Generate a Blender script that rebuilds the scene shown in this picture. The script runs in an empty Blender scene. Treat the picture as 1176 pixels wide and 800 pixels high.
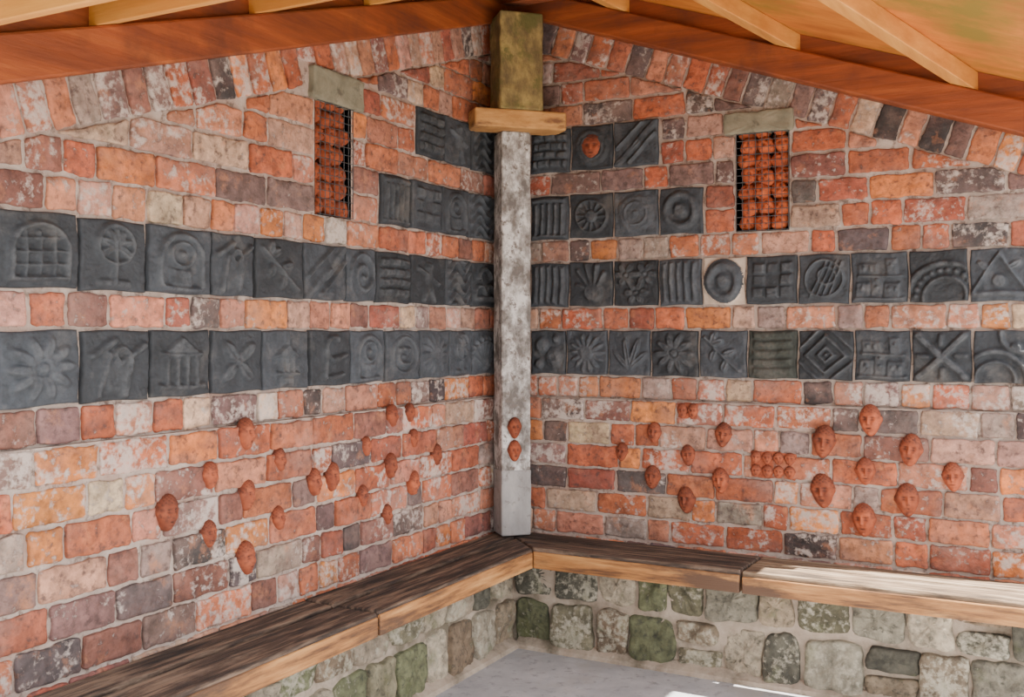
import bpy, bmesh, math, random
import numpy as np
from mathutils import Vector, Matrix
random.seed(7); rng=np.random.RandomState(5)
E=1.034
SC=bpy.context.scene

# ---------------------------------------------------------------- materials
def nodes(name):
    m=bpy.data.materials.new(name); m.use_nodes=True
    nt=m.node_tree; b=nt.nodes['Principled BSDF']
    return m,nt,b
def N(nt,t,**k):
    n=nt.nodes.new(t)
    for a,v in k.items(): setattr(n,a,v)
    return n
def noise(nt,scale,detail=6,rough=.6,vec=None,sc=None):
    n=N(nt,'ShaderNodeTexNoise'); n.inputs['Scale'].default_value=scale
    n.inputs['Detail'].default_value=detail; n.inputs['Roughness'].default_value=rough
    if vec is None:
        tc=N(nt,'ShaderNodeTexCoord'); vec=tc.outputs['Object']
    if sc:
        mp=N(nt,'ShaderNodeMapping'); mp.inputs['Scale'].default_value=sc
        nt.links.new(vec,mp.inputs['Vector']); vec=mp.outputs['Vector']
    nt.links.new(vec,n.inputs['Vector'])
    return n.outputs['Fac']
def ramp(nt,fac,stops):
    r=N(nt,'ShaderNodeValToRGB'); e=r.color_ramp.elements
    e[0].position=stops[0][0]; e[0].color=stops[0][1]
    e[1].position=stops[1][0]; e[1].color=stops[1][1]
    for p,c in stops[2:]:
        x=e.new(p); x.color=c
    nt.links.new(fac,r.inputs['Fac']); return r.outputs['Color']
def g(v): return (v,v,v,1)
def mix(nt,fac,a,b,mode='MIX'):
    m=N(nt,'ShaderNodeMix',data_type='RGBA',blend_type=mode)
    for s,v in ((m.inputs[0],fac),(m.inputs[6],a),(m.inputs[7],b)):
        if isinstance(v,(int,float)): s.default_value=v
        elif isinstance(v,tuple): s.default_value=v if len(v)==4 else v+(1,)
        else: nt.links.new(v,s)
    return m.outputs[2]
def math_(nt,op,a,b):
    m=N(nt,'ShaderNodeMath',operation=op)
    for s,v in ((m.inputs[0],a),(m.inputs[1],b)):
        if isinstance(v,(int,float)): s.default_value=v
        else: nt.links.new(v,s)
    return m.outputs[0]
def bump(nt,b,h,strength,dist):
    n=N(nt,'ShaderNodeBump'); n.inputs['Strength'].default_value=strength; n.inputs['Distance'].default_value=dist
    nt.links.new(h,n.inputs['Height']); nt.links.new(n.outputs['Normal'],b.inputs['Normal'])

def mat_attr(name,lime=(.52,.44,.39),dark=(.06,.035,.032),bs=.9,rough=.9,moss=None,la=.20,lt=.61,soot=True):
    m,nt,b=nodes(name)
    at=N(nt,'ShaderNodeAttribute',attribute_name='Col')
    n1=noise(nt,28,9,.65); n2=noise(nt,9,8,.72); n3=noise(nt,60,6,.6)
    c=mix(nt,1.0,at.outputs['Color'],ramp(nt,n1,[(.3,g(.42)),(.7,g(1.45))]),'MULTIPLY')
    if soot:
        c=mix(nt,ramp(nt,noise(nt,6,8,.7,sc=(1,1,1.6)),[(.50,g(0)),(.68,g(.65))]),c,(.15,.082,.072))
        c=mix(nt,ramp(nt,noise(nt,3.1,6,.7),[(.50,g(0)),(.68,g(.45))]),c,(.38,.235,.19))
        c=mix(nt,ramp(nt,noise(nt,17,7,.7),[(.56,g(0)),(.70,g(.5))]),c,(.50,.20,.09))
    c=mix(nt,ramp(nt,n3,[(.52,g(0)),(.68,g(.8))]),c,dark)
    f=math_(nt,'ADD',n2,math_(nt,'MULTIPLY',at.outputs['Alpha'],la))
    f=math_(nt,'ADD',f,math_(nt,'MULTIPLY',math_(nt,'SUBTRACT',n3,.5),.8))
    c=mix(nt,ramp(nt,f,[(lt,g(0)),(lt+.15,g(.75))]),c,lime)
    if moss:
        c=mix(nt,ramp(nt,noise(nt,9,6,.6),[(.56,g(0)),(.68,g(.55))]),c,moss)
    nt.links.new(c,b.inputs['Base Color']); b.inputs['Roughness'].default_value=rough
    h=math_(nt,'ADD',math_(nt,'MULTIPLY',n1,1.0),math_(nt,'MULTIPLY',n3,.6))
    bump(nt,b,h,bs,.006)
    return m
def mat_noise(name,stops,scale=10,detail=8,sc=None,bs=.4,bd=.003,rough=.85,extra=None,extra2=None,cav_shade=None):
    m,nt,b=nodes(name)
    n=noise(nt,scale,detail,.65,sc=sc); c=ramp(nt,n,stops)
    for ex in (extra,extra2):
        if ex:
            es,elo,ehi,ecol,esc=ex
            c=mix(nt,ramp(nt,noise(nt,es,7,.65,sc=esc),[(elo,g(0)),(ehi,g(1))]),c,ecol)
    if cav_shade:
        at=N(nt,'ShaderNodeAttribute',attribute_name='Col'); c=mix(nt,at.outputs['Fac'],c,cav_shade)  # dark tint standing in for shade in the face recesses
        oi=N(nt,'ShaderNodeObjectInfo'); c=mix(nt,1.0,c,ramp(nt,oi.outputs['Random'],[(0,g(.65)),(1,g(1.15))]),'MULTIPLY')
    nt.links.new(c,b.inputs['Base Color']); b.inputs['Roughness'].default_value=rough
    bump(nt,b,noise(nt,scale*2.5,8,.65,sc=sc),bs,bd)
    return m
def mat_tile(name,lo,hi,dust):
    m,nt,b=nodes(name)
    at=N(nt,'ShaderNodeAttribute',attribute_name='Col')
    oi=N(nt,'ShaderNodeObjectInfo')
    c=ramp(nt,noise(nt,24,9,.7),[(.3,lo),(.7,hi)])
    c=mix(nt,1.0,c,ramp(nt,oi.outputs['Random'],[(0,g(.6)),(1,g(1.5))]),'MULTIPLY')
    wear=math_(nt,'MULTIPLY',at.outputs['Fac'],ramp(nt,noise(nt,34,8,.7),[(.42,g(.03)),(.66,g(.5))]))
    c=mix(nt,wear,c,dust)
    c=mix(nt,ramp(nt,noise(nt,6,7,.7),[(.54,g(0)),(.72,g(.6))]),c,(.11,.098,.085))
    nt.links.new(c,b.inputs['Base Color']); b.inputs['Roughness'].default_value=.78
    bump(nt,b,noise(nt,70,8,.7),.8,.003)
    return m
def C(r,g_,b): return (r,g_,b,1)
M_brick=mat_attr('brick')
M_stone=mat_attr('rubble_stone',lime=(.44,.40,.31),dark=(.030,.030,.022),bs=1.0,moss=(.075,.085,.026),lt=.60,soot=False)
M_mortar=mat_noise('lime_mortar',[(.3,C(.27,.205,.17)),(.7,C(.48,.40,.345))],18,bs=1,bd=.006,rough=.95,extra=(5,.50,.68,(.33,.215,.165),None),extra2=(40,.54,.66,(.15,.105,.085),None))
M_mortar2=mat_noise('sandy_mortar',[(.3,C(.26,.20,.15)),(.7,C(.46,.38,.30))],14,bs=1,bd=.006,rough=.95,extra=(5,.50,.64,(.14,.115,.08),None))
M_slate=mat_tile('slate_clay',C(.013,.016,.020),C(.043,.050,.060),(.125,.135,.145))
M_slateG=mat_tile('mossy_clay',C(.016,.020,.016),C(.043,.050,.042),(.11,.12,.095))
M_terra=mat_noise('terracotta',[(.3,C(.15,.030,.012)),(.7,C(.40,.095,.036))],30,bs=.6,bd=.002,rough=.85,extra=(45,.56,.72,(.09,.028,.018),None),cav_shade=(.030,.010,.007))
M_terraB=mat_noise('terracotta_bright',[(.3,C(.26,.042,.012)),(.7,C(.58,.13,.040))],30,bs=.6,bd=.002,rough=.85,cav_shade=(.030,.010,.007))
M_olive=mat_noise('lintel_stone',[(.3,C(.12,.11,.075)),(.7,C(.26,.235,.165))],14,bs=.7,bd=.004,extra=(20,.56,.68,(.09,.08,.055),None))
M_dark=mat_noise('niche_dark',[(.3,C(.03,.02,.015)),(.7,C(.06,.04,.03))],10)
M_post=mat_noise('flaking_paint_post',[(.38,C(.13,.115,.105)),(.50,C(.33,.31,.29)),(.60,C(.62,.60,.58))],15,sc=(1.4,1.4,.95),bs=1,bd=.008,extra=(55,.53,.64,(.15,.125,.11),None),extra2=(3,.58,.70,(.22,.20,.18),None))
M_postL=mat_noise('grey_paint',[(.3,C(.20,.19,.185)),(.7,C(.38,.365,.35))],9,sc=(1,1,.5),bs=.8,bd=.005,extra=(30,.55,.68,(.16,.14,.13),None))
M_postT=mat_noise('mossy_block',[(.3,C(.06,.038,.016)),(.5,C(.17,.12,.045)),(.7,C(.34,.25,.08))],13,sc=(1.6,1.6,.9),bs=1,bd=.006,extra=(12,.50,.62,(.10,.09,.022),None),extra2=(5,.56,.68,(.04,.03,.015),None))
def wood(name,axis,stops,scale=14,bs=.5,extra=None,rough=.7,extra2=None):
    sc=[3.,3.,3.]; sc[axis]=.25
    return mat_noise(name,stops,scale,sc=tuple(sc),bs=bs,bd=.004,rough=rough,extra=extra,extra2=extra2)
BTOP=[(.38,C(.014,.010,.008)),(.5,C(.058,.037,.026)),(.64,C(.20,.135,.092))]
BWORN_SUN=[(.38,C(.045,.030,.020)),(.5,C(.17,.11,.065)),(.66,C(.36,.27,.18))]  # weathered right bench end, lightened so its colour carries the sun patch
BFR=[(.38,C(.085,.036,.014)),(.5,C(.32,.135,.038)),(.7,C(.55,.29,.10))]
def bx(ax): 
    s=[1.2,1.2,1.2]; s[ax]=.3; return tuple(s)
M_bt=[wood('bench_wood_top_'+'xy'[a],a,BTOP,20,1,(9,.56,.68,(.22,.155,.11),bx(a)),rough=.85) for a in(0,1)]
M_bw=wood('bench_wood_worn_sunlit',0,BWORN_SUN,20,1,rough=.85)
M_bf=[wood('bench_wood_front_'+'xy'[a],a,BFR,12,.9,(6,.52,.62,(.08,.038,.018),bx(a))) for a in(0,1)]
BEAM=[(.3,C(.11,.022,.005)),(.55,C(.24,.050,.008)),(.75,C(.38,.10,.018))]
M_beam=[wood('beam_wood_x',0,BEAM,8,extra=(4,.50,.70,(.10,.024,.008),None)),wood('beam_wood_y',1,BEAM,8,extra=(4,.50,.70,(.09,.022,.008),None))]
PUR=[(.3,C(.50,.19,.034)),(.55,C(.66,.30,.062)),(.75,C(.76,.39,.10))]
M_pur=[wood('rafter_wood_x',0,PUR,7,.3),wood('rafter_wood_y',1,PUR,7,.3)]
PLY=[(.3,C(.34,.085,.007)),(.55,C(.52,.160,.014)),(.75,C(.64,.24,.030))]
M_ply=[mat_noise('roof_board_x',PLY,4,sc=(.5,3,3),bs=.2,extra=(2.2,.52,.68,(.22,.14,.012),None)),
       mat_noise('roof_board_y',PLY,4,sc=(3,.5,3),bs=.2,extra=(2.2,.38,.54,(.12,.105,.018),None))]
M_shelf=mat_noise('shelf_wood',[(.3,C(.30,.13,.035)),(.7,C(.58,.31,.10))],10,sc=(1,1,4),bs=.8,extra=(9,.55,.68,(.16,.07,.03),(1,1,3)))
M_floor=mat_noise('concrete_floor',[(.3,C(.31,.31,.33)),(.7,C(.50,.49,.50))],7,bs=.7,bd=.004,rough=.95,extra=(30,.55,.68,(.25,.245,.25),None),extra2=(3,.55,.65,(.38,.36,.35),None))
M_ground=mat_noise('paving',[(.3,C(.17,.15,.13)),(.7,C(.26,.235,.20))],3)
M_wire,ntw,bw=nodes('galvanised_wire'); bw.inputs['Base Color'].default_value=(.09,.095,.10,1); bw.inputs['Metallic'].default_value=.6; bw.inputs['Roughness'].default_value=.5
M_ring=mat_noise('pale_plaster',[(.3,C(.36,.28,.22)),(.7,C(.52,.43,.35))],20,bs=.5)

# ---------------------------------------------------------------- mesh helpers
def mkobj(name,verts,faces,mat,cols=None,smooth=True,parent=None,mats=None,midx=None,vcol=None):
    me=bpy.data.meshes.new(name); me.from_pydata([tuple(v) for v in verts],[],faces); 
    for mm in (mats or [mat]): me.materials.append(mm)
    if midx is not None: me.polygons.foreach_set('material_index',midx)
    if cols is not None:
        a=me.color_attributes.new('Col','FLOAT_COLOR','CORNER'); buf=[]
        for p in me.polygons: buf+= list(cols[p.index])*p.loop_total
        a.data.foreach_set('color',buf)
    if vcol is not None:
        a=me.color_attributes.new('Col','FLOAT_COLOR','POINT'); buf=[]
        for q in vcol: buf+=[q,q,q,1]
        a.data.foreach_set('color',buf)
    bm=bmesh.new(); bm.from_mesh(me); bmesh.ops.recalc_face_normals(bm,faces=bm.faces); bm.to_mesh(me); bm.free()
    me.polygons.foreach_set('use_smooth',[smooth]*len(me.polygons)); me.update()
    o=bpy.data.objects.new(name,me); SC.collection.objects.link(o)
    if parent: o.parent=parent
    return o
def empty(name):
    o=bpy.data.objects.new(name,None); SC.collection.objects.link(o); return o
def W(side,t,z,n):
    return (t,-n,z+E) if side=='R' else (n,-t,z+E)
def prism(name,plan,z0,z1,mat,parent=None,bev=.004,jit=0):
    k=len(plan)
    if not isinstance(z0,(list,tuple)): z0=[z0]*k
    if not isinstance(z1,(list,tuple)): z1=[z1]*k
    v=[(p[0],p[1],z0[i]) for i,p in enumerate(plan)]+[(p[0],p[1],z1[i]) for i,p in enumerate(plan)]
    f=[tuple(range(k))[::-1],tuple(range(k,2*k))]+[(i,(i+1)%k,k+(i+1)%k,k+i) for i in range(k)]
    o=mkobj(name,v,f,mat,smooth=False,parent=parent)
    if bev:
        b=o.modifiers.new('b','BEVEL'); b.width=bev; b.segments=2; b.limit_method='ANGLE'
    return o

BEAMZ={'R':lambda t:1.096-.353*t,'L':lambda t:1.062-.322*t}
TMAX={'R':1.74,'L':2.12}
NICHE={'R':(.826,.987),'L':(.842,.996)}
LINT={'R':(.79,1.0,.604,.668),'L':(.80,1.02,.604,.688)}
ROWS={'R':{1:[.118,.268,.421,.577],2:[.118,.262,.421,.577,.723],
           3:[.118,.262,.421,.577,.72,.857,1.015,1.166,1.326,1.483,1.633],4:[.118,.252,.403,.55,.709,.863,1.015,1.176,1.333,1.492,1.645]},
      'L':{1:[.043,.207,.368,.526],2:[.043,.229,.394,.563,.714],
           3:[.043,.207,.368,.563,.739,.878,1.055,1.234,1.377,1.562,1.732,1.918],4:[.043,.207,.348,.517,.697,.859,1.031,1.207,1.377,1.554,1.728,1.908]}}
Z0=-.146; CH=.075
ROWN={1:9,2:6,3:3,4:0}
PAL=[((.37,.098,.042),22),((.42,.125,.055),19),((.43,.17,.10),15),((.29,.078,.045),14),((.52,.17,.048),10),((.40,.21,.15),10),
     ((.20,.078,.058),9),((.155,.090,.080),8),((.092,.068,.066),5),((.25,.19,.155),6),((.42,.29,.19),6),((.045,.036,.035),4)]
def pick(dark=0):
    w=[p[1]*(1+dark if sum(p[0])<.5 else 1) for p in PAL]
    c=random.choices([p[0] for p in PAL],w)[0]; k=random.uniform(.78,1.2)
    return tuple(min(1,x*k*random.uniform(.94,1.06)) for x in c)
class Acc:
    def __init__(s): s.v=[];s.f=[];s.c=[];s.m=[];s.vc=[]
    def rings(s,rs,center,col,mi=0):
        b=len(s.v); k=len(rs[0])
        for r in rs: s.v+=r
        for j in range(len(rs)-1):
            for i in range(k):
                s.f.append((b+j*k+i,b+j*k+(i+1)%k,b+(j+1)*k+(i+1)%k,b+(j+1)*k+i)); s.c.append(col); s.m.append(mi)
        s.v.append(center); ci=len(s.v)-1; q=b+(len(rs)-1)*k
        for i in range(k): s.f.append((q+i,q+(i+1)%k,ci)); s.c.append(col); s.m.append(mi)
        s.vc+=[0]*(len(s.v)-len(s.vc))
def clip(poly,fn):
    out=[]
    for i in range(len(poly)):
        a,b=poly[i],poly[(i+1)%len(poly)]; fa,fb=fn(a),fn(b)
        if fa>=0: out.append(a)
        if fa*fb<0:
            s=fa/(fa-fb); out.append((a[0]+(b[0]-a[0])*s,a[1]+(b[1]-a[1])*s))
    return out
def area(p): return abs(sum(p[i][0]*p[(i+1)%len(p)][1]-p[(i+1)%len(p)][0]*p[i][1] for i in range(len(p))))/2
def brick(acc,side,poly,n0,col,back=-.02):
    if len(poly)<3 or area(poly)<.0006: return
    pts=[]
    for i in range(len(poly)):
        a,b=poly[i],poly[(i+1)%len(poly)]; L=math.hypot(b[0]-a[0],b[1]-a[1])
        if L<.006: continue
        k=max(2,int(L/.010)); 
        cut=.004/L; ph=random.uniform(0,6); am=random.uniform(.0004,.0024)
        nx,nz=(b[1]-a[1])/L,-(b[0]-a[0])/L
        for j in range(k+1):
            s=cut+(1-2*cut)*j/k; o=am*math.sin(ph+s*L*70)+random.uniform(-.0014,.0014)
            pts.append((a[0]+(b[0]-a[0])*s+nx*o,a[1]+(b[1]-a[1])*s+nz*o))
    cx=sum(p[0] for p in pts)/len(pts); cz=sum(p[1] for p in pts)/len(pts)
    tilt=(random.uniform(-.012,.012),random.uniform(-.03,.03))
    def ring(ins,n,jit=0):
        r=[]
        for p in pts:
            d=math.hypot(p[0]-cx,p[1]-cz)+1e-6; k=min(.9,ins/d)
            x=p[0]+(cx-p[0])*k; z=p[1]+(cz-p[1])*k
            r.append(W(side,x,z,n+tilt[0]*(x-cx)+tilt[1]*(z-cz)+random.uniform(-jit,jit)))
        return r
    acc.rings([ring(0,n0+back),ring(0,n0-.003),ring(.0022,n0-.0008,.0005),ring(.007,n0+.0003,.0010),ring(.018,n0+.0008,.0014)],W(side,cx,cz,n0+.0010),col)

def free_intervals(side,n):
    T=TMAX[side]; occ=[(0,.012)]
    for r,b in ROWN.items():
        if n in (b,b+1): occ.append((ROWS[side][r][0]-.006,ROWS[side][r][-1]+.004))
    if 6<=n<=9: occ.append((NICHE[side][0]-.004,NICHE[side][1]+.004))
    if n==10: occ.append((LINT[side][0]-.004,LINT[side][1]+.004))
    occ.sort(); res=[]; s=0
    for a,b in occ:
        if a>s+.02: res.append((s,a))
        s=max(s,b)
    if s<T-.02: res.append((s,T))
    return res
def build_wall(side,nm):
    A=Acc(); bz=BEAMZ[side]; sl=math.hypot(1,.34)
    for n in range(-12,16):
        zb=Z0+n*CH; zt=zb+CH
        plinth=n<=-2
        n0=.018 if plinth else 0.0
        header=n in(-1,2,5)
        for a,b in free_intervals(side,n):
            t=a-random.uniform(0,.1) if a<.02 else a
            while t<b-.01:
                if header: w=random.choice([.085,.09,.10,.075,.15]) 
                else: w=random.uniform(.145,.185) if random.random()<.68 else random.uniform(.075,.095)
                e=t+w
                if b-e<.05: e=b
                x0=max(t,a); j=.0037+random.uniform(-.001,.0018)
                if e-x0>.022:
                    p=[(x0+j,zb+j+random.uniform(-.001,.002)),(e-j,zb+j+random.uniform(-.001,.002)),(e-j,zt-j+random.uniform(-.002,.001)),(x0+j,zt-j+random.uniform(-.002,.001))]
                    p=clip(p,lambda q:(bz(q[0])-.105)-q[1])
                    if n==11 : p=clip(p,lambda q: q[1]-(LINT[side][3]+.006)) if (e>LINT[side][0] and x0<LINT[side][1]) else p
                    dk=.9 if (side=='L' and n<-4) else 0
                    c=pick(dk)
                    brick(A,side,p,n0+random.uniform(-.001,.006),c+(random.uniform(-.6,.8)+(.35 if n in(-1,-2) else 0),))
                t=e
    t=.03; s=.353 if side=='R' else .322; k=math.hypot(1,s); d=(1/k,-s/k); nn=(-s/k,-1/k)
    while t<TMAX[side]:
        w=random.uniform(.058,.075); 
        o=(t,bz(t)+.03); g_=.0038
        def P(u,v): return (o[0]+d[0]*u+nn[0]*v,o[1]+d[1]*u+nn[1]*v)
        p=[P(g_,0),P(w-g_,0),P(w-g_,.122),P(g_,.122)]
        p=clip(p,lambda q:q[0]-.014); p=clip(p,lambda q:TMAX[side]-q[0])
        if side=='L' and any(LINT['L'][0]<q[0]<LINT['L'][1]+.02 for q in p): p=clip(p,lambda q:q[1]-(LINT['L'][3]+.006))
        if len(p)>2: brick(A,side,p,random.uniform(0,.005),pick(.5)+(random.uniform(-.3,.9),))
        t+=w/k
    V=A.v; F=A.f
    def slab(poly,nf,nb=-.20):
        b=len(V); k_=len(poly)
        for q in poly: V.append(W(side,q[0],q[1],nf))
        for q in poly: V.append(W(side,q[0],q[1],nb))
        fs=[tuple(range(b,b+k_)),tuple(range(b+k_,b+2*k_))]+[(b+i,b+(i+1)%k_,b+k_+(i+1)%k_,b+k_+i) for i in range(k_)]
        for f in fs: F.append(f);A.c.append((1,1,1,1));A.m.append(1)
    T=TMAX[side]; nf=-.0055; tp=lambda t:bz(t)+.13
    n0_,n1_=NICHE[side]; zl,zh=.304,.604; st=0.0
    slab([(st,-E),(T,-E),(T,Z0-CH),(st,Z0-CH)],nf+.018)
    slab([(st,Z0-CH),(T,Z0-CH),(T,zl),(st,zl)],nf)
    slab([(st,zl),(n0_,zl),(n0_,zh),(st,zh)],nf)
    slab([(n1_,zl),(T,zl),(T,min(zh,tp(T))),(n1_,zh)] if tp(T)<zh else [(n1_,zl),(T,zl),(T,zh),(n1_,zh)],nf)
    if tp(T)<zh:
        tx=(tp(0)-zh)/s
        slab([(st,zh),(tx,zh),(st,tp(st))],nf)
        slab([(n1_+.0,zh-.0005),(T,tp(T)),(tx,zh-.0003)],nf)
    else: slab([(st,zh),(T,zh),(T,tp(T)),(st,tp(st))],nf)
    o=mkobj(nm,V,F,None,cols=A.c,mats=[M_brick,M_mortar],midx=A.m,smooth=True)
    me=o.data
    for p in me.polygons:
        if p.material_index==1: p.use_smooth=False
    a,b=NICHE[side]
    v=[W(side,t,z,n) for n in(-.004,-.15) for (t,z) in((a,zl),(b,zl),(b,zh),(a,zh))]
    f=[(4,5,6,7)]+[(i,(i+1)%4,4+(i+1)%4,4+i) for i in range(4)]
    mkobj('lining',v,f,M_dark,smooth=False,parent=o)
    L=LINT[side]; A2=Acc()
    brick(A2,side,[(L[0],L[2]),(L[1],L[2]),(L[1],L[3]),(L[0],L[3])],.012,(1,1,1,0),back=-.05)
    mkobj('lintel',A2.v,A2.f,M_olive,parent=o)
    return o
wallR=build_wall('R','wall_right'); wallL=build_wall('L','wall_left')

# ---------------------------------------------------------------- relief tiles
G=56
lin=np.linspace(-1,1,G); X,Y=np.meshgrid(lin,lin)
def S(d,w=.06): return np.clip(.5-d/w,0,1)
def cap(x0,y0,x1,y1,r):
    dx,dy=x1-x0,y1-y0; h=np.clip(((X-x0)*dx+(Y-y0)*dy)/(dx*dx+dy*dy+1e-9),0,1)
    return np.hypot(X-x0-h*dx,Y-y0-h*dy)-r
def cir(x,y,r): return np.hypot(X-x,Y-y)-r
def ring(x,y,r,w): return np.abs(np.hypot(X-x,Y-y)-r)-w
def box(x,y,a,b): return np.maximum(np.abs(X-x)-a,np.abs(Y-y)-b)
def mx(*a):
    o=a[0]
    for k in a[1:]: o=np.maximum(o,k)
    return o
def flower(k=8,r=.75,c=.2,ph=0):
    h=S(cir(0,0,c))
    for i in range(k):
        a=ph+i*2*math.pi/k; 
        px,py=math.cos(a),math.sin(a); u=X*px+Y*py; v=-X*py+Y*px
        e=((u-r*.6)/(r*.42))**2+(v/(r*.85*math.pi/k*.62))**2
        h=np.maximum(h,np.clip((1.1-e)*1.6,0,1)*(.75+.25*np.clip(np.abs(v)*8,0,1)))
    return h
def spiral(k=2.2):
    r=np.hypot(X,Y); a=np.arctan2(Y,X); return S(np.abs(((r*k-a/(2*math.pi))%1)-.5)-.22,.2)*(r<.88)
def leaf(a,cx=0,cy=0,L=.6,w=.22):
    px,py=math.cos(a),math.sin(a); u=(X-cx)*px+(Y-cy)*py; v=-(X-cx)*py+(Y-cy)*px
    return np.clip((1-((u-L*.6)/(L*.6))**2-(v/w)**2)*2,0,1)*(.6+.4*(np.abs(v)>.03))
P={}
P['flower']=lambda:mx(flower(10,.9,.16),S(ring(0,0,.24,.03)))
P['sunflower']=lambda:mx(flower(14,.88,.34),S(cir(0,0,.3))*(.7+.3*np.sin(X*40)*np.sin(Y*40)))
P['daisy']=lambda:mx(*[np.roll(np.roll(flower(6,.55,.1),int(dx*G/2),1),int(dy*G/2),0)*.9 for dx,dy in((-.45,.4),(.45,.42),(0,-.4))])
P['sun']=lambda:mx(S(cir(0,0,.28)),S(ring(0,0,.72,.05))*.7,*[S(cap(.35*math.cos(a),.35*math.sin(a),.66*math.cos(a),.66*math.sin(a),.035))*.8 for a in np.arange(0,6.28,.52)])
P['rings']=lambda:mx(S(ring(0,0,.68,.14),.15),S(cir(0,0,.3),.15)*.8)
P['disc']=lambda:mx(S(cir(0,0,.8),.15)*.6,S(ring(0,0,.5,.07),.12),S(cir(0,0,.14)))
P['diamond']=lambda:mx(*[S(np.abs(np.abs(X)+np.abs(Y)-r)-.09,.08) for r in(.3,.75,1.25)],S(cir(0,0,.08)))
P['cross']=lambda:mx(S(cap(-.8,-.8,.8,.8,.13)),S(cap(-.8,.8,.8,-.8,.13)),S(cap(0,.5,0,.8,.1))*.7,S(cap(0,-.5,0,-.8,.1))*.7,S(cap(.5,0,.8,0,.1))*.7,S(cap(-.5,0,-.8,0,.1))*.7)
P['hand']=lambda:mx(S(cir(.1,-.35,.42),.12),*[S(cap(.1+.12*math.cos(a),-.25,.1+L*math.cos(a),-.35+L*math.sin(a),.085),.1) for a,L in((2.75,.8),(2.2,1.15),(1.8,1.25),(1.4,1.2),(1.0,1.0))])
P['ribs']=lambda:mx(*[S(box(x,0,.1,.85),.1)*(.8+.2*(i%2)) for i,x in enumerate((-.72,-.4,-.05,.3,.68))])
P['columns']=lambda:mx(S(box(0,.8,.9,.09)),*[S(box(x,-.1,.09,.75),.08) for x in(-.7,-.35,0,.35,.7)],S(box(0,-.85,.9,.06)))
P['slats']=lambda:mx(*[S(box(0,y,.8,.13),.08)*.6 for y in(-.7,-.32,.06,.44,.8)])
P['lattice']=lambda:mx(S(np.abs(np.where(Y>0,np.hypot(X,Y),np.abs(X))-.68)-.07)*(Y>-.75),S(box(0,-.75,.75,.06)),*([S(box(x,-.1,.03,.6))*(np.hypot(X,np.maximum(Y,0))<.7) for x in(-.35,0,.35)]+[S(box(0,y,.65,.03))*(np.hypot(X,np.maximum(Y,0))<.7) for y in(-.4,-.05,.3)]))
P['arch']=lambda:mx(S(np.abs(np.where(Y>0,np.hypot(X*1.15,Y),np.abs(X*1.15))-.78)-.09)*(Y>-.85),S(ring(0,.2,.36,.06)),S(cir(0,.2,.12)),S(box(0,-.5,.3,.25))*.8,S(cap(-.55,-.85,.55,-.85,.08)))
P['palm']=lambda:mx(S(ring(0,.3,.55,.05)),S(cap(0,-.85,0,.3,.05)),*[leaf(a,0,.25,.5,.12) for a in(0.3,1.0,1.57,2.1,2.8,3.6,5.8)],S(cap(-.4,-.8,.4,-.8,.1))*.7)
P['pin']=lambda:mx(*[leaf(a,0,0,.75,.24) for a in(.7,2.3,3.9,5.4)],S(cir(0,0,.1)))
P['house']=lambda:mx(S(box(0,-.35,.6,.4))*.6,S(np.maximum(np.abs(X)*.8+(Y-.05)-.6,-(Y-.05))),S(box(0,-.45,.14,.25))*.95,S(box(-.38,-.3,.1,.12)),S(box(.38,-.3,.1,.12)),S(box(0,-.82,.8,.05)))
P['temple']=lambda:mx(S(np.maximum(np.abs(X)*.9+(Y-.35)-.5,-(Y-.35))),S(box(0,.28,.7,.06)),*[S(box(x,-.2,.08,.42)) for x in(-.5,-.17,.17,.5)],S(box(0,-.7,.8,.08)))
P['pagoda']=lambda:mx(S(cap(0,.5,0,.9,.04)),S(np.maximum(np.abs(X)*.8+(Y-.1)-.42,-(Y-.1))),S(box(0,-.2,.3,.28))*.6,S(box(0,-.2,.04,.28)),S(box(0,-.5,.5,.06)),S(box(-.24,-.2,.05,.28)),S(box(.24,-.2,.05,.28)),S(box(0,-.75,.25,.15))*.7)
P['town']=lambda:mx(*[S(box(x,y,a,b),.05)*h for x,y,a,b,h in((-.6,-.5,.25,.3,.6),(-.1,-.4,.2,.45,.5),(.45,-.5,.3,.3,.6),(-.4,.35,.35,.2,.5),(.45,.4,.2,.35,.6),(0,-.85,.9,.06,1),(-.6,-.4,.08,.1,1),(-.1,-.1,.07,.07,1),(-.1,-.4,.07,.07,1),(.35,-.45,.07,.08,1),(.6,-.45,.07,.08,1),(0,.05,.8,.04,1),(-.55,.35,.06,.1,1),(-.3,.35,.06,.1,1),(.45,.5,.07,.07,1))])
P['wheel']=lambda:mx(S(np.abs(np.hypot(X-.2,Y+.8)-1.3)-.1),S(np.abs(np.hypot(X-.2,Y+.8)-.75)-.08),*[S(cir(.2+1.03*math.cos(a),-.8+1.03*math.sin(a),.1),.08) for a in np.arange(.6,3.2,.28)])
P['tri']=lambda:mx(S(np.abs(np.maximum(np.abs(X)*1.5+Y-.8,-(Y+.7)*1.2))-.1),S(cir(0,-.25,.25))*.8,S(box(0,-.75,.8,.06)),leaf(.6,.3,.2,.5,.14),leaf(2.5,-.3,.2,.5,.14))
P['orb']=lambda:mx(S(ring(0,0,.75,.045)),*[S(cap(-.5+i*.25,-.7,.1+i*.2,.7,.035)) for i in range(4)],S(ring(.1,.1,.35,.04)))
P['branch']=lambda:mx(S(cap(-.8,.7,.7,-.7,.06)),*[leaf(a,x,y,.5,.16) for a,x,y in((.4,-.5,.4),(4.4,-.3,.2),(.3,0,0),(4.3,.2,-.2),(1.3,-.5,.4))])
P['leaves']=lambda:mx(*[leaf(a,0,-.7,L,.16) for a,L in((.7,1.0),(1.2,1.25),(1.7,1.25),(2.3,1.0))])
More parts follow.
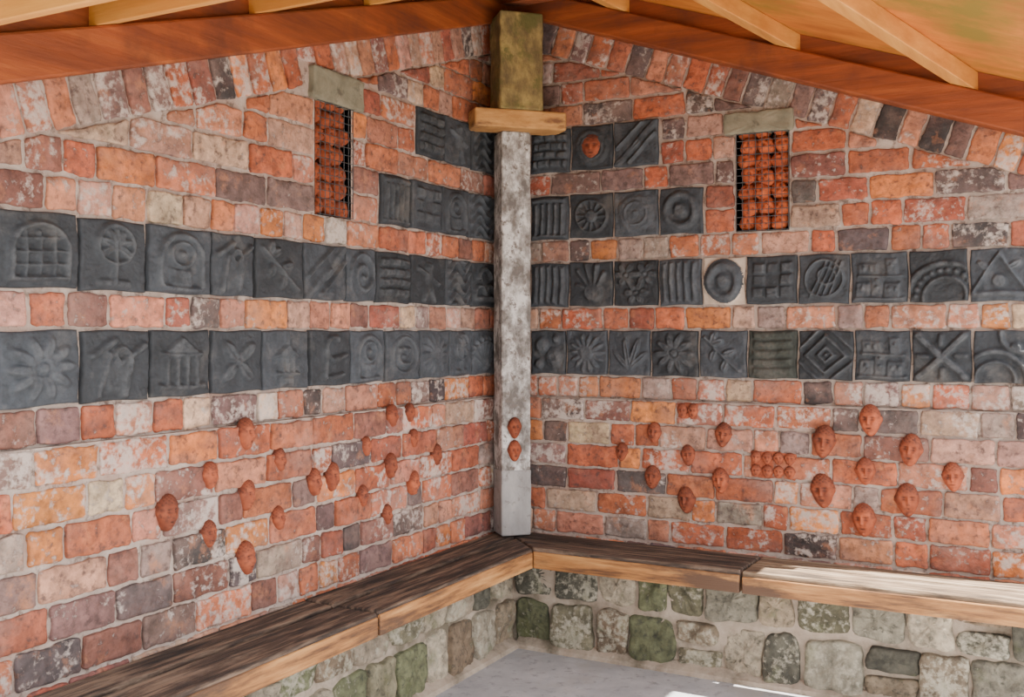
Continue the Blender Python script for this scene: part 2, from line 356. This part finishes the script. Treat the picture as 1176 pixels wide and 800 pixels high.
P['scurve']=lambda:mx(S(np.abs(np.hypot(X-.1,Y-.35)-.42)-.1)*(X<.35),S(cap(-.3,.3,-.4,-.7,.1)),S(cap(-.1,-.7,.5,-.6,.09)),S(cap(.1,.0,.7,.1,.08)))
P['spiral']=lambda:spiral()
P['face']=lambda:mx(S(ring(0,0,.72,.06)),spiral(3)*.7,S(cir(-.25,.2,.1)),S(cir(.25,.2,.1)),S(cap(-.2,-.35,.2,-.35,.05)))
P['fan']=lambda:mx(*[S(cap(0,-.8,1.4*math.cos(a),-.8+1.5*math.sin(a),.05+0*X),.1) for a in np.arange(.5,2.8,.26)],S(np.abs(np.hypot(X,Y+.8)-1.3)-.05))
P['waves']=lambda:S(np.abs(((Y+.25*np.sin(X*5))*2.2%1)-.5)-.2,.25)*(np.abs(X)<.85)
P['diag']=lambda:mx(S(cap(-.9,-.2,.3,.9,.06)),S(cap(-.3,-.8,.9,.4,.06)),S(np.maximum(X-Y-.2,-(X-Y)-.15))*.5,leaf(.8,-.2,-.3,.6,.15))
P['bricks']=lambda:S(np.maximum(np.abs((Y*2.5%1)-.5)-.36,np.abs(((X*1.6+.5*np.floor(Y*2.5))%1)-.5)-.42),.1)*(np.abs(Y)<.8)*(np.abs(X)<.85)
P['grid']=lambda:mx(*[S(box(x,y,.22,.2),.06)*h for x,y,h in((-.5,.5,1),(.05,.5,.6),(.6,.5,.9),(-.5,0,.5),(.6,0,1),(-.5,-.5,.9),(.05,-.5,1),(.6,-.5,.5))])
P['blobs']=lambda:mx(S(cir(-.35,.3,.35),.2),S(cir(.35,-.25,.42),.2)*.8,S(ring(.35,-.25,.2,.05)),S(cir(.5,.6,.18),.15),S(cir(-.5,-.55,.2),.15))
P['swirl']=lambda:mx(S(np.abs(np.hypot(X+.3,Y+.9)-1.1)-.1),S(np.abs(np.hypot(X+.3,Y+.9)-.7)-.07),S(np.abs(np.hypot(X-.6,Y-.9)-.7)-.08),S(cir(.45,.35,.2),.1))
P['arches']=lambda:mx(*[S(np.abs(np.hypot(X-x,Y+.5)-.42)-.08)*(Y>-.5) for x in(-.45,.45)],S(box(0,-.65,.9,.12)),S(np.abs(np.hypot(X,Y-.2)-.5)-.07)*(Y>.2))
P['jacket']=lambda:mx(S(cap(-.8,.3,-.1,.7,.1)),S(cap(.8,.6,.0,.0,.09)),S(cap(-.6,-.8,-.3,.3,.1)),S(cap(.2,-.8,.35,.1,.12)),S(box(-.05,-.3,.3,.45))*.5,S(ring(.1,.3,.2,.05)))
P['figure']=lambda:mx(S(cir(0,.55,.2),.1),S(cap(0,.3,0,-.3,.17),.1),S(cap(-.1,-.3,-.3,-.85,.09)),S(cap(.1,-.3,.3,-.85,.09)),S(cap(0,.2,-.6,.45,.07)),S(cap(0,.2,.6,-.1,.07)))
LAY={'R':{1:['bricks','disc','diag'],2:['columns','sun','disc','rings'],
          3:['ribs','hand','daisy','ribs','RING','grid','orb','town','wheel','tri'],4:['blobs','sunflower','leaves','flower','branch','slats','diamond','town','cross','swirl']},
     'L':{1:['waves','figure','bricks'],2:['waves','arch','grid','columns'],
          3:['arches','waves','figure','bricks','spiral','diag','branch','jacket','arch','palm','lattice'],
          4:['fan','palm','sunflower','face','arch','scurve','pagoda','pin','temple','jacket','flower']}}
def blur(a,n=1):
    for _ in range(n):
        p=np.pad(a,1,mode='edge'); a=(p[1:-1,1:-1]*2+p[:-2,1:-1]+p[2:,1:-1]+p[1:-1,:-2]+p[1:-1,2:])/6
    return a
def tile(side,t0,t1,z0,z1,pat,parent,idx):
    gx=.0035; a,b=t0+gx,t1-gx; c,d=z0+.003,z1-.003
    rot=random.uniform(-.015,.015); n0=random.uniform(.001,.007)
    hf=P['rings']() if pat=='RING' else P[pat]()
    hf=hf*random.uniform(.85,1.1)
    if side=='L': hf=hf[:,::-1]
    hf=blur(hf,1)
    nz=blur(rng.rand(G,G),1); lump=blur(rng.rand(G,G),25); lump=(lump-lump.min())/(lump.max()-lump.min())
    edge=np.minimum(1-np.abs(X),1-np.abs(Y)); er=np.clip(edge/.06,0,1)
    H=n0+.0115*hf+.0032*nz+.004*lump-.004*(1-er)**2
    wob=np.sin(Y*3+idx)*.0018; wob2=np.sin(X*3+idx*2)*.0018
    if pat=='RING':
        R_=np.hypot(X,Y); H=np.where(R_<.97,H+.004,n0-.003+.001*nz)
    tt=(a+b)/2+(b-a)/2*X+wob; zz=(c+d)/2+(d-c)/2*Y+wob2
    cx,cz=(a+b)/2,(c+d)/2
    tr=cx+(tt-cx)-rot*(zz-cz); zr=cz+(zz-cz)+rot*(tt-cx)
    v=[W(side,tr[i,j],zr[i,j],H[i,j]) for i in range(G) for j in range(G)]
    vc=list(np.clip(blur(hf,1),0,1).flatten())
    f=[(i*G+j,i*G+j+1,(i+1)*G+j+1,(i+1)*G+j) for i in range(G-1) for j in range(G-1)]
    mi=None; mats=[M_slateG if pat=='slats' else M_slate]
    if pat=='RING':
        mats=[M_slate,M_ring]; mi=[1 if np.hypot(lin[j],lin[i])>.95 else 0 for i in range(G-1) for j in range(G-1)]
    border=[j for j in range(G)]+[i*G+G-1 for i in range(1,G)]+[(G-1)*G+j for j in range(G-2,-1,-1)]+[i*G for i in range(G-2,0,-1)]
    k=len(v)
    for q in border:
        i,j=divmod(q,G); v.append(W(side,tr[i,j],zr[i,j],-.012)); vc.append(0)
    m=len(border)
    for q in range(m): f.append((border[q],border[(q+1)%m],k+(q+1)%m,k+q))
    if mi is not None: mi+= [1]*m
    return mkobj('tile_%d'%idx,v,f,None,mats=mats,midx=mi,parent=parent,vcol=vc)
for side in 'RL':
    for r in (1,2,3,4):
        e=empty('relief_tile_frieze'); bs=ROWS[side][r]
        for i,pt in enumerate(LAY[side][r]):
            zb=Z0+ROWN[r]*CH; tile(side,bs[i],bs[i+1],zb,zb+2*CH,pt,e,i+1)

# ---------------------------------------------------------------- terracotta faces
def face_mesh(w,h,dep,seed,U=44,V=40,hair=True):
    rr=random.Random(seed); vs=[];fs=[];vc=[]
    ga=lambda x,y,x0,y0,a,b: math.exp(-((x-x0)/a)**2-((y-y0)/b)**2)
    mo=rr.uniform(-.03,.04); nw=rr.uniform(.09,.12); smile=rr.uniform(-.06,.12); hf=rr.uniform(.10,.26); mo_open=rr.choice([.04,.05,.085]); ml=rr.uniform(.2,.28)
    for i in range(V+1):
        th=math.pi*i/V
        for j in range(U):
            ph=2*math.pi*j/U; ph=ph-.45*math.sin(ph)
            x=math.sin(th)*math.sin(ph); z=math.sin(th)*math.cos(ph); y=math.cos(th)
            dz=0; shade=0  # recess shade painted into vertex colour: eyes, nose, mouth, hair
            if z>-.1:
                k=min(1,max(0,(z+.1)*3))
                dz+=.20*ga(x,y,0,.05,nw,.24)+.17*ga(x,y,0,-.13,.16,.09)
                ys=y-smile*abs(x)
                for s in(-1,1):
                    ex=s*.36
                    dz+=-.36*ga(x,y,ex,.17,.21,.13)+.22*ga(x,y,ex,.16,.13,.055)+.18*ga(x,y,ex,.37,.26,.07)+.14*ga(x,y,s*.5,-.2,.2,.2)
                    shade+=.85*ga(x,y,ex,.24,.20,.05)+.75*ga(x,y,ex,.08,.18,.04)+.55*ga(x,y,ex,.16,.06,.05)+.35*ga(x,y,s*.1,-.22,.05,.04)
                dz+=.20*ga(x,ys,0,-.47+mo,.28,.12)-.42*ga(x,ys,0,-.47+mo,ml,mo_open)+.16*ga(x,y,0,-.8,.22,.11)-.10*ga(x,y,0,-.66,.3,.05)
                shade+=1.0*ga(x,ys,0,-.47+mo,ml,mo_open)+.4*ga(x,y,0,-.66,.25,.035)+.35*ga(x,y,0,-.24,.18,.03)
                dz*=k; shade*=k
            ear=0
            for s in(-1,1): ear+=s*.16*ga(z,y,.0,.05,.16,.22)*(1 if x*s>0.7 else 0)
            hr=0
            if hair and (y>.52 or (abs(x)>.8 and y>.1)):
                q=math.sin(ph*9+seed)*math.sin(th*22); hr=hf*(.6+.4*q); shade+=.25+.5*max(0,-q)
            jaw=1-.28*max(0,-y)
            zb=math.copysign(abs(z)**.75,z)
            vs.append(((x*jaw*(1+hr*.5)+ear)*w/2,(y*(1+hr*.5))*h/2,(zb+dz+hr*.4*max(0,z+.3))*dep)); vc.append(min(.9,shade))
    for i in range(V):
        for j in range(U):
            a=i*U+j;b=i*U+(j+1)%U; fs.append((a,b,b+U,a+U))
    return vs,fs,vc
def place_face(side,t,z,n,w,h,dep,seed,rz=0,yaw=0,acc=None,hi=True):
    vs,fs,vc=face_mesh(w,h,dep,seed,*( (44,40) if hi else (30,26)))
    out=[]
    for x,y,c in vs:
        x,c=x*math.cos(yaw)+c*math.sin(yaw),-x*math.sin(yaw)+c*math.cos(yaw)
        x,y=x*math.cos(rz)-y*math.sin(rz),x*math.sin(rz)+y*math.cos(rz)
        s=1 if side=='R' else -1
        out.append(W(side,t+s*x,z+y,n+c))
    if acc is not None:
        b=len(acc.v); acc.v+=out; acc.vc+=vc; acc.f+=[tuple(q+b for q in f) for f in fs]; return
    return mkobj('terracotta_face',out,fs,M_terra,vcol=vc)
RH=[(568,-322,.85),(458,-390,.75),(680,-388,.85),(792,-320,.95),(562,-464,.95),(784,-460,1.0),(675,-528,1.05),(1094,-326,1.2),(1224,-257,1.15),(1333,-337,1.15),(1210,-404,1.0),(1443,-406,1.0),(1091,-470,1.25),(1324,-478,1.2),(1207,-545,1.2)]
LH=[(1282,-242,1.1),(1396,-325,.9),(1523,-390,1.15),(1401,-456,.9),(1279,-386,1.05),(1282,-534,1.15),(1163,-315,.85),(1167,-458,.85),(1031,-387,1.05),(960,-383,1.1),(808,-317,.8),(684,-242,.95),(692,-384,1.05),(573,-317,.8),(577,-448,1.05),(824,-452,.85),(709,-520,.85),(449,-379,.95),(592,-240,.8)]
sd=1
for side,LS in(('R',RH),('L',LH)):
    for t,z,s in LS:
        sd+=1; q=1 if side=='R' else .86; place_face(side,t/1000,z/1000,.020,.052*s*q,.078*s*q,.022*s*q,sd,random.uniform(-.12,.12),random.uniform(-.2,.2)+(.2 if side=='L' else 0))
def face_block(side,t0,t1,z0,z1,cols,rows):
    A=Acc(); brick(A,side,[(t0,z0),(t1,z0),(t1,z1),(t0,z1)],.022,(1,1,1,0))
    w=(t1-t0)/cols; h=(z1-z0)/rows
    for i in range(cols):
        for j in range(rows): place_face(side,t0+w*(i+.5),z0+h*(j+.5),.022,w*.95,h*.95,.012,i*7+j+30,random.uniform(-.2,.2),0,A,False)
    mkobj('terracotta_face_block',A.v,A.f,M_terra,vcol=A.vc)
face_block('R',.877,1.012,-.442,-.362,4,2)
face_block('R',.645,.712,-.275,-.225,2,1)
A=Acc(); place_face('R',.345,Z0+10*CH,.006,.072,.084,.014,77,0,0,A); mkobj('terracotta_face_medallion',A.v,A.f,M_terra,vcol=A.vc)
for side in 'RL':
    A=Acc(); a,b=NICHE[side]; z=.304
    row=0
    while z<.59:
        k=3; 
        for i in range(k):
            w=(b-a)/k; t=a+w*(i+.5)+((row%2)*.012-.006)
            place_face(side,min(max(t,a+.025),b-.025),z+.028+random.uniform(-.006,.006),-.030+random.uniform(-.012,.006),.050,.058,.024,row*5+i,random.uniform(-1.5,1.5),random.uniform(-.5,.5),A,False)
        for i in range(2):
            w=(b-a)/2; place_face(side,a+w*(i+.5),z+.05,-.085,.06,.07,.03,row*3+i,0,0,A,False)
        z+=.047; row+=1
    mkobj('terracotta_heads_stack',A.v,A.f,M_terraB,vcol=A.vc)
    V=[];F=[]
    def bar(p,q,r):
        p=Vector(p);q=Vector(q);d=(q-p).normalized();u=d.orthogonal().normalized();w_=d.cross(u); b0=len(V)
        for c in(p,q):
            for i in range(5):
                a_=i*2*math.pi/5; V.append(c+u*r*math.cos(a_)+w_*r*math.sin(a_))
        for i in range(5): F.append((b0+i,b0+(i+1)%5,b0+5+(i+1)%5,b0+5+i))
    x=a
    while x<=b+.001: bar(W(side,x,.306,.003),W(side,x,.602,.003),.0012); x+=.0201
    z=.306
    while z<=.603: bar(W(side,a,z,.0045),W(side,b,z,.0045),.0012); z+=.0211
    mkobj('wire_mesh_screen',V,F,M_wire)

# ---------------------------------------------------------------- stone base
def stone_wall(side,nm):
    A=Acc(); nb=.10; T=TMAX[side]+(0 if side=='R' else .1); top=-.725
    z=-E; rows=[.165,.147]
    spc=[(.11,.10,.06),(.17,.15,.095),(.22,.17,.115),(.25,.20,.145),(.14,.10,.065),(.075,.07,.052),(.31,.26,.19),(.20,.18,.135),(.11,.115,.06)]
    for rh in rows:
        t=.115
        while t<T:
            w=random.uniform(.10,.175); e=min(t+w,T)
            if e-t<.04: break
            split=random.random()<.08
            parts=[(z,z+rh)] if not split else [(z,z+rh*.52),(z+rh*.52,z+rh)]
            for zb,zt in parts:
                jt=lambda m=.010: random.uniform(-m,m)
                gp=.003
                q=[(t+gp+jt(.006),zb+gp+abs(jt(.006))),(e-gp+jt(.006),zb+gp+abs(jt(.006))),(e-gp+jt(.012),zt-gp-abs(jt(.012))),(t+gp+jt(.012),zt-gp-abs(jt(.012)))]
                cx=sum(p[0] for p in q)/4; cz=sum(p[1] for p in q)/4
                K=48; out=[]; px=random.uniform(4,10); p1,p2=random.uniform(0,6),random.uniform(0,6)
                for i in range(K):
                    an=2*math.pi*i/K; c_,s_=math.cos(an),math.sin(an)
                    rr=(abs(c_)**px+abs(s_)**px)**(-1/px)*(1+.035*math.sin(3*an+p1)+.025*math.sin(5*an+p2)+random.uniform(-.022,.014))
                    u,v=(c_*rr+1)/2,(s_*rr+1)/2
                    x=(q[0][0]*(1-u)+q[1][0]*u)*(1-v)+(q[3][0]*(1-u)+q[2][0]*u)*v
                    y=(q[0][1]*(1-u)+q[1][1]*u)*(1-v)+(q[3][1]*(1-u)+q[2][1]*u)*v
                    out.append((x-cx,y-cz))
                bulge=random.uniform(.012,.028); ta,tb=random.uniform(-.14,.14),random.uniform(-.14,.14)
                fa=random.uniform(0,6)
                def rg(k,n,jj): return [W(side,cx+x*k,cz+y*k,nb+n+(ta*x+tb*y)*(1 if n>0.004 else 0)+.003*math.sin(x*90*k+fa)*math.cos(y*80*k+fa)*(n>.004)+random.uniform(-jj,jj)) for x,y in out]
                col=random.choice(spc); k_=random.uniform(.75,1.25); col=tuple(c*k_ for c in col)+(random.uniform(-.5,.9),)
                A.rings([rg(1,-.02,0),rg(1,.0,0),rg(.98,bulge*.6,.001),rg(.94,bulge*.9,.0016),rg(.8,bulge,.002),rg(.6,bulge*1.03,.0028),rg(.4,bulge*1.03,.0028),rg(.2,bulge*1.03,.002)],W(side,cx,cz,nb+bulge*1.05),col)
            t=e
        z+=rh
    V=A.v;F=A.f
    b=len(V); st=0.0 if side=='L' else .1
    for n in(0,nb): 
        for q in((st,-E),(T,-E),(T,top),(st,top)): V.append(W(side,q[0],q[1],n+.004))
    for f in[(0,1,2,3),(4,5,6,7)]+[(i,(i+1)%4,4+(i+1)%4,4+i) for i in range(4)]:
        F.append(tuple(b+i for i in f)); A.c.append((1,1,1,1)); A.m.append(1)
    b=len(V); y0=.13
    for t in(y0,T):
        for n,zz in((nb,0.0),(nb+.045,0.0),(nb+.04,.012),(nb+.01,.03),(nb,.03)): V.append(W(side,t,-E+zz,n))
    for i in range(5): F.append((b+i,b+(i+1)%5,b+5+(i+1)%5,b+5+i)); A.c.append((1,1,1,1)); A.m.append(1)
    o=mkobj(nm,V,F,None,cols=A.c,mats=[M_stone,M_mortar2],midx=A.m)
    for p in o.data.polygons:
        if p.material_index==1: p.use_smooth=False
    return o
stone_wall('R','stone_bench_plinth'); stone_wall('L','stone_bench_plinth')

# ---------------------------------------------------------------- benches
ZT=E-.673
def bench(side):
    e=empty('wooden_bench'); secs=[(None,.908),(.914,TMAX['R']-.01)] if side=='R' else [(None,1.07),(1.076,TMAX['L']+.02)]
    ax=0 if side=='R' else 1; k=0
    for si,(s0,s1) in enumerate(secs):
        dz=-.002 if si==0 else -.006
        for (a,b) in((.022,.116),(.132,.252)):
            k+=1
            if s0 is None: p=[(a+.002,a),(s1,a),(s1,b),(b+.002,b)]
            else: p=[(s0,a),(s1,a),(s1,b),(s0,b)]
            plan=[(q[0],-q[1]) for q in p] if side=='R' else [(q[1],-q[0]) for q in p]
            prism('plank_%d'%k,plan,ZT+dz-.03+random.uniform(-.001,.001),ZT+dz+random.uniform(-.003,.003),M_bw if (side=='R' and si==1) else M_bt[ax],e,.006)
        a,b=.205,.2555
        if s0 is None: p=[(a+.002,a),(s1-.001,a),(s1-.001,b),(b+.002,b)]
        else: p=[(s0+.001,a),(s1,a),(s1,b),(s0+.001,b)]
        plan=[(q[0],-q[1]) for q in p] if side=='R' else [(q[1],-q[0]) for q in p]
        prism('rail_%d'%(si+1),plan,ZT-.066,ZT+dz-.012,M_bf[ax],e,.003)
        n=3
        for i in range(n):
            t=(s0 or .30)+(s1-(s0 or .30))*(i+.5)/n
            p=[(t-.02,.03),(t+.02,.03),(t+.02,.203),(t-.02,.203)]
            plan=[(q[0],-q[1]) for q in p] if side=='R' else [(q[1],-q[0]) for q in p]
            prism('bearer_%d_%d'%(si+1,i+1),plan,E-.7205,ZT+dz-.031,M_bt[ax],e,.002)
bench('R'); bench('L')
# ---------------------------------------------------------------- corner post
post=empty('corner_post')
def dbox(nm,c,hw,hd,z0,z1,mat,seg=1,jt=.0012):
    t=Vector((1,1,0)).normalized(); n=Vector((1,-1,0)).normalized(); cc=Vector((c,-c,0)); V=[];F=[]
    for i in range(seg+1):
        z=z0+(z1-z0)*i/seg; j=lambda: random.uniform(-jt,jt) if seg>1 else 0
        for a,b in((-1,-1),(0,-1),(1,-1),(1,0),(1,1),(0,1),(-1,1),(-1,0)):
            q=cc+t*(hw*a+j())+n*(hd*b+j()); V.append((q.x,q.y,z))
    for i in range(seg):
        for k in range(8): F.append((i*8+k,i*8+(k+1)%8,(i+1)*8+(k+1)%8,(i+1)*8+k))
    F.append(tuple(range(8))); F.append(tuple(range(seg*8,seg*8+8)))
    o=mkobj(nm,V,F,mat,smooth=False,parent=post)
    b=o.modifiers.new('b','BEVEL'); b.width=.007; b.segments=3; b.limit_method='ANGLE'; b.angle_limit=.6
    return o
dbox('shaft',.096,.050,.050,E-.46,E+.655,M_post,30,.0016)
dbox('base_shaft',.096,.0512,.0512,ZT+.002,E-.455,M_postL,8)
dbox('shelf_plate',.132,.155,.055,E+.655,E+.715,M_shelf)
dbox('upper_block',.132,.0735,.06,E+.715,E+1.03,M_postT,10,.0022)
for zz,s_ in((-.318,55),(-.393,56)):
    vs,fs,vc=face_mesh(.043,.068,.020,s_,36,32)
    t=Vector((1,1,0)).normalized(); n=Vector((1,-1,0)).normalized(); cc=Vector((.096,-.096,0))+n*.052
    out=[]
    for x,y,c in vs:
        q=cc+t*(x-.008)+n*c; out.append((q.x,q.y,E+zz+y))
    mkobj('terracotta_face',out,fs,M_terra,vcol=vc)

# ---------------------------------------------------------------- roof
RTR=lambda m: E+1.237-.350*m
RTL=lambda m: E+1.237-.337*m
roof=empty('roof_frame')
def beam(side,nm):
    T=TMAX[side]+.05; bz=BEAMZ[side]; V=[]; RT=RTR if side=='R' else RTL
    a0=.03; m_=M_beam[0 if side=='R' else 1]
    for t in(a0,T):
        for n,dz in((.0,0),(.055,0),(.055,.092),(.0,.092)):
            V.append(W(side,t,bz(t)+dz,n))
    FB=[(0,1,2,3),(4,5,6,7)]+[(i,(i+1)%4,4+(i+1)%4,4+i) for i in range(4)]
    o=mkobj(nm,V,FB,m_,smooth=False,parent=roof)
    b=o.modifiers.new('b','BEVEL'); b.width=.006; b.segments=2
    V=[]
    for t in(a0,T):
        for n in(.0,.03): V.append(W(side,t,bz(t)+.085,n))
        for n in(.03,.0): V.append(W(side,t,RT(t)-E-.001,n))
    mkobj(nm+'_packer',V,FB,m_,smooth=False,parent=roof)
beam('R','wall_beam_right'); beam('L','wall_beam_left')
ceil=empty('ceiling')
def boards(side):
    cuts=[-.21,.62,1.22,1.80] if side=='R' else [-.21,.55,1.15,1.75,2.2]
    RT=RTR if side=='R' else RTL
    for i in range(len(cuts)-1):
        a,b=cuts[i],cuts[i+1]
        q=[(a,.21),(b,.21),(b,-b),(a,-a)]
        if side=='L': q=[(-y,-x) for x,y in q]
        if side=='L' and b>1.8: q=[(-.21,-a),(-.21,-b),(1.80,-b),(1.80,-1.80),(a,-a)]; 
        zs=[RT((p[0] if side=='R' else -p[1])) for p in q]
        prism('ceiling_board_%s_%d'%(side.lower(),i+1),q,zs,[z+.03 for z in zs],M_ply[0 if side=='R' else 1],ceil,0)
boards('R'); boards('L')
DX=.33
for i,m in enumerate((.46,1.0,1.48)):
    w=.033; L_=m/(1+DX)
    pl=[(m-w,-.012),(m+w,-.012),(m+w-DX*L_,-L_),(m-w-DX*L_,-L_)]
    dp_=lambda x:E+BEAMZ['R'](x)+.0925 
    lo=[dp_(pl[0][0]),dp_(pl[1][0]),RTR(pl[2][0])-.053,RTR(pl[3][0])-.053]
    top=[RTR(p[0]) for p in pl]
    prism('rafter_r_%d'%(i+1),pl,lo,top,M_pur[1],roof,.003)
for i,m in enumerate((.35,.80,1.25,1.70,2.05)):
    w=.030; L_=min(1.78,m); bt=E+BEAMZ['L'](m-w)+.0925
    pl=[(.012,-m+w),(L_,-m+w),(L_,-m-w),(.012,-m-w)]
    lo=[bt,bt,bt-.02,bt-.02]
    prism('rafter_l_%d'%(i+1),pl,lo,[RTL(-p[1]) for p in pl],M_pur[0],roof,.003)
t=Vector((1,1,0)).normalized(); V=[]
for c in(.03,1.80):
    for s,dz in((-.035,-.12),(.035,-.12),(.035,-.001),(-.035,-.001)):
        q=Vector((c,-c,0))+t*s; V.append((q.x,q.y,RTR(c)+dz))
mkobj('hip_beam',V,[(0,1,2,3),(4,5,6,7)]+[(i,(i+1)%4,4+(i+1)%4,4+i) for i in range(4)],M_beam[0],smooth=False,parent=roof)

# ---------------------------------------------------------------- floor
def plane(nm,x0,x1,y0,y1,z,mat,th=.1):
    return prism(nm,[(x0,y0),(x1,y0),(x1,y1),(x0,y1)],z-th,z,mat,None,0)
plane('floor',-.2,2.2,-2.6,.2,0,M_floor)
plane('ground',-12,14,-16,10,-.1,M_ground)

# ---------------------------------------------------------------- light
w=bpy.data.worlds.new('sky'); SC.world=w; w.use_nodes=True
nt=w.node_tree; bg=nt.nodes['Background']; bg.inputs['Color'].default_value=(.97,.97,1,1)
tc=N(nt,'ShaderNodeTexCoord'); dp=N(nt,'ShaderNodeVectorMath',operation='DOT_PRODUCT')
dp.inputs[1].default_value=Vector((.85,-.15,.5)).normalized()
nt.links.new(tc.outputs['Generated'],dp.inputs[0])
mr=N(nt,'ShaderNodeMapRange'); mr.inputs['From Min'].default_value=-.2; mr.inputs['From Max'].default_value=1
mr.inputs['To Min'].default_value=.45; mr.inputs['To Max'].default_value=5.2
nt.links.new(dp.outputs['Value'],mr.inputs['Value']); nt.links.new(mr.outputs[0],bg.inputs['Strength'])
sd_=bpy.data.lights.new('sun','SUN'); sd_.energy=36; sd_.angle=.009; sd_.color=(1,.94,.84)
so=bpy.data.objects.new('sun',sd_); SC.collection.objects.link(so)
so.rotation_euler=Vector((1,.15,1.53)).to_track_quat('Z','Y').to_euler(); so.location=(4,1,6)

# ---------------------------------------------------------------- camera
cd=bpy.data.cameras.new('camera'); co=bpy.data.objects.new('camera',cd); SC.collection.objects.link(co)
cd.sensor_width=36; cd.lens=36.34; cd.shift_y=-.017; cd.clip_start=.01
f=Vector((-.4726,.8813,0)); co.location=(1.720,-3.125,E)
co.rotation_euler=f.to_track_quat('-Z','Y').to_euler()
SC.camera=co
